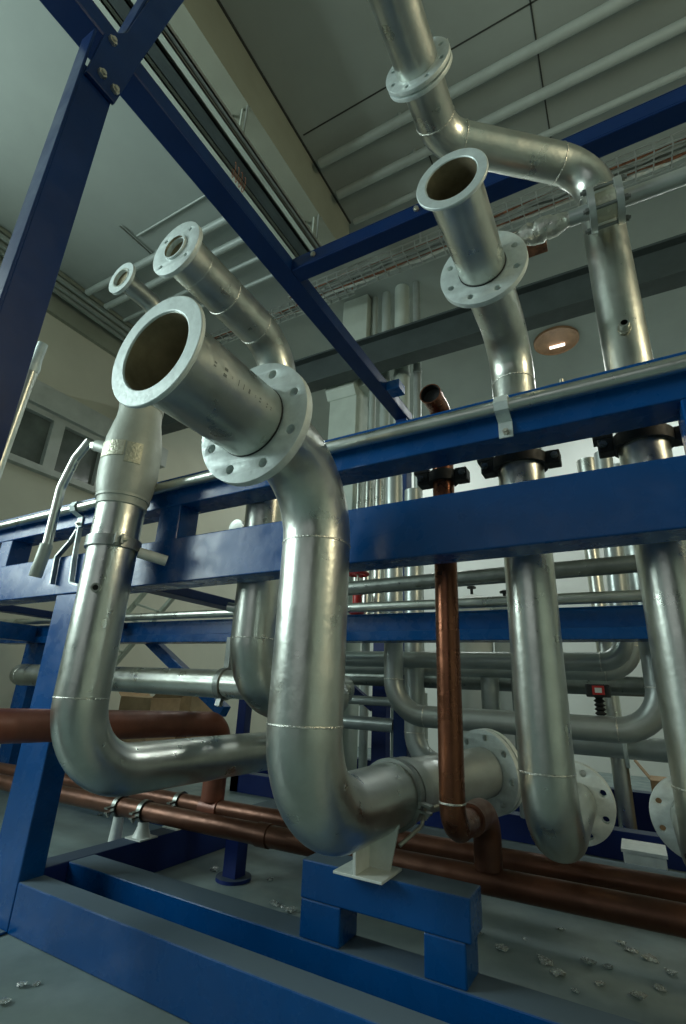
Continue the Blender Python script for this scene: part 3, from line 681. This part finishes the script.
obj('hanger', box((-2.785, 3.09, 1.27), (-2.735, 3.14, 1.503)), CLAMP, t, False)
run('handrail_pipe', [(-2.2, 3.4, 1.895), (1.6, 3.4, 1.975)], 0, .055, DARKP, 'upper of two dark pipes above the rear blue beam')
run('handrail_pipe', [(-6.9, 3.38, 1.745), (1.6, 3.38, 1.745)], 0, .036, STEEL, 'lower slim silver pipe just above the rear blue beam')
# A: upper loop
run('loop_pipe', [(-2.6, 4.05, 1.41), (-.02, 4.05, 1.41), (.03, 4.05, 3.0)], [.16], .065, GREYP, 'grey loop pipe with elbow rising behind the rear blue beam, right side')
run('loop_pipe', [(-2.6, 4.35, 1.36), (.02, 4.35, 1.36), (.13, 4.35, 3.0)], [.2], .065, GREYP, 'second grey loop pipe half hidden just beneath the rising one')
# B: U shaped
run('loop_pipe', [(-1.66, 3.8, 3.0), (-1.645, 3.8, .985), (.14, 3.8, .985), (.15, 3.8, 2.6)], [.26, .26], .077, GREYP, 'big grey U-shaped pipe loop hanging behind the copper riser')
run('loop_pipe', [(-1.63, 4.2, 3.0), (-1.63, 4.2, .62), (-1.0, 4.2, .62)], [.22], .083, GREYP, 'grey pipe beside the U loop dropping to a low elbow')
run('loop_pipe', [(-1.70, 4.47, 1.15), (-1.70, 4.47, .55), (-1.25, 4.47, .55)], [.22], .085, GREYP, 'grey pipe with an S bend at the foot of the U loop')
bp_ = run('back_pipe', [(-3.2, 4.7, 1.27), (1.8, 4.7, 1.27)], 0, .075, DARKP, 'dark horizontal pipe far back above the white wall strip')
for x in (-2.9, 1.5): obj('stand', box((x-.03, 4.67, 0), (x+.03, 4.73, 1.21)), NAVY, bp_, False)
run('back_pipe', [(-3.0, 4.5, .86), (-1.94, 4.5, .86)], 0, .06, GREYP, 'short grey horizontal pipe by the dark blue back post, lower one')
run('back_pipe', [(-3.4, 4.5, 1.06), (-1.94, 4.5, 1.06)], 0, .04, GREYP, 'slim grey horizontal pipe by the dark blue back post, upper one')
run('branch_pipe', [(-.6, 4.35, .85), (.35, 4.35, .85), (.35, 4.35, 1.6)], [.16], .075, GREYP, 'grey branch pipe under the U loop, right', [((-.1, 4.35, .85), (1, 0, 0)), ((.18, 4.35, .85), (1, 0, 0))])
for x, lb in ((-1.05, 'left'), (-.8, 'right')):
    run('drop_pipe', [(x, 4.45, .3), (x, 4.45, 1.30)], 0, .075, GREYP, 'short upright grey pipe behind the copper riser, %s one' % lb)
# things seen between rail and deck beam
run('stub_pipe', [(-2.75, 4.2, 2.55), (-2.4, 4.2, 2.55), (-2.15, 4.2, 2.35)], [.2], .085, GREYP, 'grey curved pipe seen between the rails left of the copper riser')
run('stub_pipe', [(-.35, 4.6, 2.55), (-.1, 4.6, 2.55), (-.1, 4.6, 3.2)], [.12], .09, STEEL, 'silver elbow pipe seen between the rails near the right riser', [((-.28, 4.6, 2.55), (1, 0, 0)), ((-.1, 4.6, 2.95), (0, 0, 1))])
run('stub_pipe', [(-2.02, 2.5, 2.06), (-2.02, 2.2, 2.06)], 0, .055, STEEL, 'short open silver pipe fitting behind the rail left of the big flange')
run('riser_pipe', [(-.19, 5.5, 0), (-.19, 5.5, 3.2)], 0, .07, STEEL, 'bright slim riser pipe left of the right edge riser, far back')
# vertical bright risers behind rear beam, left of the copper riser
for i, (px, r) in enumerate(((356, .04), (366, .05), (377, .06), (388, .05), (400, .08))):
    p = at(px, 585, Y=5.06)
    run('riser_pipe', [(p.x, 5.06, 1.902), (p.x, 5.06, 3.6)], 0, r, STEEL, 'bright riser pipe above the back frame, %s from the left' % ('first', 'second', 'third', 'fourth', 'fifth')[i], (), 'risers above the back frame')
# red handwheel valve
p = at(358, 574, Y=4.8)
t = thing('gate_valve', p-V((0, 0, .5)), 'red handwheel valve behind the rear blue beam, beside the biggest pipe', 'valve')
obj('handwheel', lathe(bmesh.new(), [(.11+.018*math.cos(a), .018*math.sin(a)) for a in [2*PI*k/8 for k in range(8)]], p, (0, 0, 1), 28, True), REDP, t)
bm = bmesh.new(); bar(bm, p-V((.1, 0, 0)), p+V((.1, 0, 0)), .02, .015); bar(bm, p-V((0, .1, 0)), p+V((0, .1, 0)), .02, .015); obj('spokes', bm, REDP, t, False)
obj('stem', cyl(p-V((0, 0, .2)), p+V((0, 0, .02)), .016, 12), BOLT, t)
obj('bonnet', lathe(bmesh.new(), [(.05, 0), (.08, .02), (.08, .05), (.05, .1), (.05, .22), (.09, .24), (.09, .27)], p-V((0, 0, .46)), (0, 0, 1), 20), REDP, t)
# valve actuator on the U loop
p = at(598, 690, Y=3.8)
t = thing('gauge', (p.x, 3.8, 1.063), 'small black device with red faced plate on a ribbed stem atop the U loop', 'gauge')
bm = bmesh.new(); lathe(bm, [(.02, 1.063), (.035, 1.075), (.02, 1.09), (.035, 1.10), (.02, 1.115), (.035, 1.125), (.02, 1.14), (.035, 1.15), (.02, 1.165), (.03, 1.175), (.03, p.z-.04)], (p.x, 3.8, 0), (0, 0, 1), 16); obj('stem', bm, BLACK, t)
obj('housing', box((p.x-.07, 3.74, p.z-.045), (p.x+.07, 3.86, p.z+.035)), BLACK, t, False, bevel=.008)
fp_ = obj('face_plate', box((p.x-.03, 3.732, p.z-.03), (p.x+.04, 3.74, p.z+.025)), REDP, t, False)
obj('face_label', box((p.x-.015, 3.73, p.z-.018), (p.x+.025, 3.732, p.z+.012)), WHITEP, fp_, False)
# white vessel with lid handle
for px, py, lb in ((472, 598, 'larger'), (505, 603, 'smaller')):
    p = at(px, py, Y=6.6); rr = .24 if px == 472 else .16
    t = thing('white_vessel', (p.x, 6.6, 0), 'white upright vessel with domed lid far back, the %s one' % lb, 'tank', 'white vessels at the back')
    obj('shell', cyl((p.x, 6.6, 0), (p.x, 6.6, p.z-.1), rr, 32), WALLW, t)
    obj('lid', lathe(bmesh.new(), [(rr+.02, 0), (rr+.02, .04), (rr*.8, .09), (rr*.4, .13), (.03, .145)], (p.x, 6.6, p.z-.1), (0, 0, 1), 32), WALLW, t)
    obj('lid_knob', lathe(bmesh.new(), [(.02, 0), (.02, .08), (.06, .09), (.06, .11), (.02, .13)], (p.x, 6.6, p.z+.04), (0, 0, 1), 16), BLACK, t)
# right-hand grey pipe above rail
run('back_pipe', [(.1, 4.3, 3.55), (2.5, 4.3, 3.55)], 0, .09, GREYP, 'grey horizontal pipe just above the rail at the right edge')
# ladder at the far left
t = thing('ladder', (-5.9, 5.3, 0), 'pale step ladder leaning in the far left behind the deck beam', 'ladder')
a0 = V((-6.55, 5.2, 1.9)); 
A = at(128, 612, Y=5.4); B = at(160, 575, Y=5.4); D = V((.62, 0, -.16))
for off in (V((0, 0, 0)), D):
    lo = A+off-(B-A)*2.0; hi = B+off+(B-A)*.1
    s = lo.z/(lo.z-hi.z) if lo.z != hi.z else 0
    lo2 = lo+(hi-lo)*((0-lo.z)/(hi.z-lo.z))
    bm = bmesh.new(); bar(bm, lo2, hi, .05, .07, (0, 1, 0)); obj('rail', bm, DUCTM, t, False)
for k in range(9):
    p = A+(B-A)*(.95-k*.36); q = p+D
    if p.z > .1:
        bm = bmesh.new(); bar(bm, p, q, .07, .03, (0, 0, 1)); obj('rung', bm, DUCTM, t, False)
# cartons in the back left
def carton(c, w, d, h, lb, m=CARD):
    t = thing('carton', c, lb, 'box', 'cartons at the back')
    obj('body', box((c[0]-w/2, c[1]-d/2, c[2]), (c[0]+w/2, c[1]+d/2, c[2]+h)), m, t, False, bevel=.006)
    bm = bmesh.new(); prism(bm, [(c[0]-w/2, c[1]-d/2, c[2]+h+.001), (c[0]-w/2-.1, c[1]-d/2-.05, c[2]+h+.14), (c[0]-w/2-.105, c[1]-d/2-.05, c[2]+h+.14), (c[0]-w/2-.006, c[1]-d/2, c[2]+h+.001)], (0, d, 0)); obj('flap', bm, m, t, False)
    bm = bmesh.new(); prism(bm, [(c[0]+w/2, c[1]-d/2, c[2]+h+.001), (c[0]+w/2+.12, c[1]-d/2, c[2]+h+.1), (c[0]+w/2+.125, c[1]-d/2, c[2]+h+.1), (c[0]+w/2+.006, c[1]-d/2, c[2]+h+.001)], (0, d, 0)); obj('flap', bm, m, t, False)
p = at(150, 705, Y=5.0); carton((p.x, 5.0, 0), .6, .5, p.z+.1, 'tall tan carton far back beneath the silver header, left of pair')
p = at(190, 700, Y=5.9); carton((p.x, 5.9, 0), .55, .5, p.z+.08, 'tan carton far back beneath the silver header, right of pair')
p = at(10, 705, Y=6.2); 
p = at(650, 770, Y=5.6); carton((p.x+.16, 5.6, 0), .34, .35, p.z-.06, 'open tan carton on the floor between the right-hand flanges')
p = at(640, 812, Z=.2); 
t = thing('tray', (p.x, 4.7, 0), 'low white tray on the floor behind the right-hand flanges', 'tray')
bm = box((p.x-.12, 4.55, 0), (p.x+.14, 4.85, .16)); obj('body', bm, WHITEP, t, False, bevel=.01); obj('rim', box((p.x-.13, 4.54, .16), (p.x+.15, 4.86, .18)), WHITEP, t, False)

# ------------------------------------------------------------------ OVERHEAD FRAME
oh = thing('overhead_frame', (-1.8, .65, 0), 'blue overhead steel frame, darkened by painted-in shade, with bolted post at the upper left', 'frame')
def ok_(name, bm, m=BLUE_SHADED, par=None): return obj(name, bm, m, par or oh, False, bevel=.004)
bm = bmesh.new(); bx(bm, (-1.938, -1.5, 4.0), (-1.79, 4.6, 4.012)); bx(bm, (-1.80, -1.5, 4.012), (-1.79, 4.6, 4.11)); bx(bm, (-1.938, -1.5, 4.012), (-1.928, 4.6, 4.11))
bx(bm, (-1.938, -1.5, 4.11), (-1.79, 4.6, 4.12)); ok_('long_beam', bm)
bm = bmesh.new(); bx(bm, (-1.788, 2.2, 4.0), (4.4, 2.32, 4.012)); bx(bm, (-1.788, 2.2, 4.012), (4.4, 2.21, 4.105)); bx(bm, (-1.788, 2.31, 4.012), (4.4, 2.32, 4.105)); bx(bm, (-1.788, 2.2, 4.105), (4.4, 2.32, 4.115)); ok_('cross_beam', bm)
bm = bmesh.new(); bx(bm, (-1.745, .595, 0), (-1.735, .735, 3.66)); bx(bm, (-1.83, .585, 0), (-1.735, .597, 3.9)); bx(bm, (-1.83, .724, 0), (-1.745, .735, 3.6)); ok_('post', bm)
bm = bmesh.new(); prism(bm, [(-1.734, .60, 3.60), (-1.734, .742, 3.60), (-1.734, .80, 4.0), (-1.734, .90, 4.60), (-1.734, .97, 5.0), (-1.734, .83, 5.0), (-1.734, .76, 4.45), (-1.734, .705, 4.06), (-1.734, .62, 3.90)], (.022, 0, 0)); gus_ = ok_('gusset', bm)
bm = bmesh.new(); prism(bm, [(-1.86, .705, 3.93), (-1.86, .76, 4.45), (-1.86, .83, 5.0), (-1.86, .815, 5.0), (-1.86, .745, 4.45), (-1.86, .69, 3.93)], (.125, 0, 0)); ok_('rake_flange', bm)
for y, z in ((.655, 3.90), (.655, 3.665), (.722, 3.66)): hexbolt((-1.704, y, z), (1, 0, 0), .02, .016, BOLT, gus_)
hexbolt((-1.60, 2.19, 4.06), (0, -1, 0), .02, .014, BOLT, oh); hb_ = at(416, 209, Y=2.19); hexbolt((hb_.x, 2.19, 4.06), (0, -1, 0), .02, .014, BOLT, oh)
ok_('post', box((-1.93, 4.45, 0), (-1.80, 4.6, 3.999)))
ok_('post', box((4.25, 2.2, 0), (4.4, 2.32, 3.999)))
p = at(400, 386, Z=4.05); ok_('clip', box((-1.788, p.y-.06, 4.0), (-1.65, p.y+.1, 4.1)), BLUE)

# ------------------------------------------------------------------ plastic scraps on the floor
pts = [(275, 905), (290, 912), (283, 908), (92, 853), (104, 850), (100, 815), (600, 985), (560, 975), (650, 960), (622, 945), (590, 965), (660, 990), (545, 962), (575, 992), (608, 968), (632, 952), (225, 878), (270, 880), (215, 870), (480, 935), (500, 950), (525, 940), (36, 985), (22, 987), (4, 1004), (560, 930), (640, 1000), (672, 975)]
for i, (x, y) in enumerate(pts):
    p = at(x, y, Z=.0); s = random.uniform(.016, .036)*(.6 if x < 60 else 1)
    bm = bmesh.new(); bmesh.ops.create_icosphere(bm, subdivisions=1, radius=s)
    for v in bm.verts:
        k = random.uniform(.55, 1.25); v.co = V((v.co.x*k*random.uniform(.9, 1.4), v.co.y*k, v.co.z*k*.4))
    zmin = min(v.co.z for v in bm.verts)
    bmesh.ops.translate(bm, verts=bm.verts, vec=(0, 0, -zmin))
    bmesh.ops.recalc_face_normals(bm, faces=bm.faces)
    me = bpy.data.meshes.new('plastic_scrap'); bm.to_mesh(me); bm.free(); me.materials.append(SCRAP)
    o = bpy.data.objects.new('plastic_scrap', me); C.objects.link(o); o.location = p
    tag(o, 'crumpled clear plastic scrap lying on the concrete floor', 'scrap', 'plastic scraps on the floor')

# ------------------------------------------------------------------ lights
def area(name, loc, tgt, sx, sy, power, col):
    l = bpy.data.lights.new(name, 'AREA'); l.shape = 'RECTANGLE'; l.size = sx; l.size_y = sy; l.energy = power; l.color = col
    o = bpy.data.objects.new(name, l); C.objects.link(o); o.location = loc
    o.rotation_euler = (V(tgt)-V(loc)).to_track_quat('-Z', 'Y').to_euler(); return o
area('window_daylight', (XW-.15, (WY0+WY1)/2, (WZ0+WZ1)/2), (0, (WY0+WY1)/2, (WZ0+WZ1)/2), WY1-WY0, WZ1-WZ0, 680, (.82, 1., .97))
area('front_fill_light', (-1.0, YF-.15, 2.75), (-1.0, 0, 2.75), 4.4, 3.7, 12, (1., .97, .86))  # added fill light at the unseen front opening
area('side_lamp', (XE-.05, 1.2, 3.4), (0, 1.4, 2.0), 1.0, 3.4, 170, (1., .85, .55))
area('ceiling_lamp', (1.0, 8.6, 6.9), (1.0, 9.4, 0), 2.5, .4, 115, (.93, 1., .96))
area('ceiling_lamp', (-4.0, 8.6, 6.9), (-4.0, 9.4, 0), 2.5, .4, 115, (.93, 1., .96))
w = bpy.data.worlds.new('world'); SC.world = w; w.use_nodes = True
w.node_tree.nodes['Background'].inputs['Color'].default_value = (.75, .9, .95, 1); w.node_tree.nodes['Background'].inputs['Strength'].default_value = .35
vs = SC.view_settings; vs.view_transform = 'Standard'; vs.look = 'None'; vs.gamma = 1; vs.use_curve_mapping = False; vs.exposure = -.25
SC.cycles.use_denoising = True
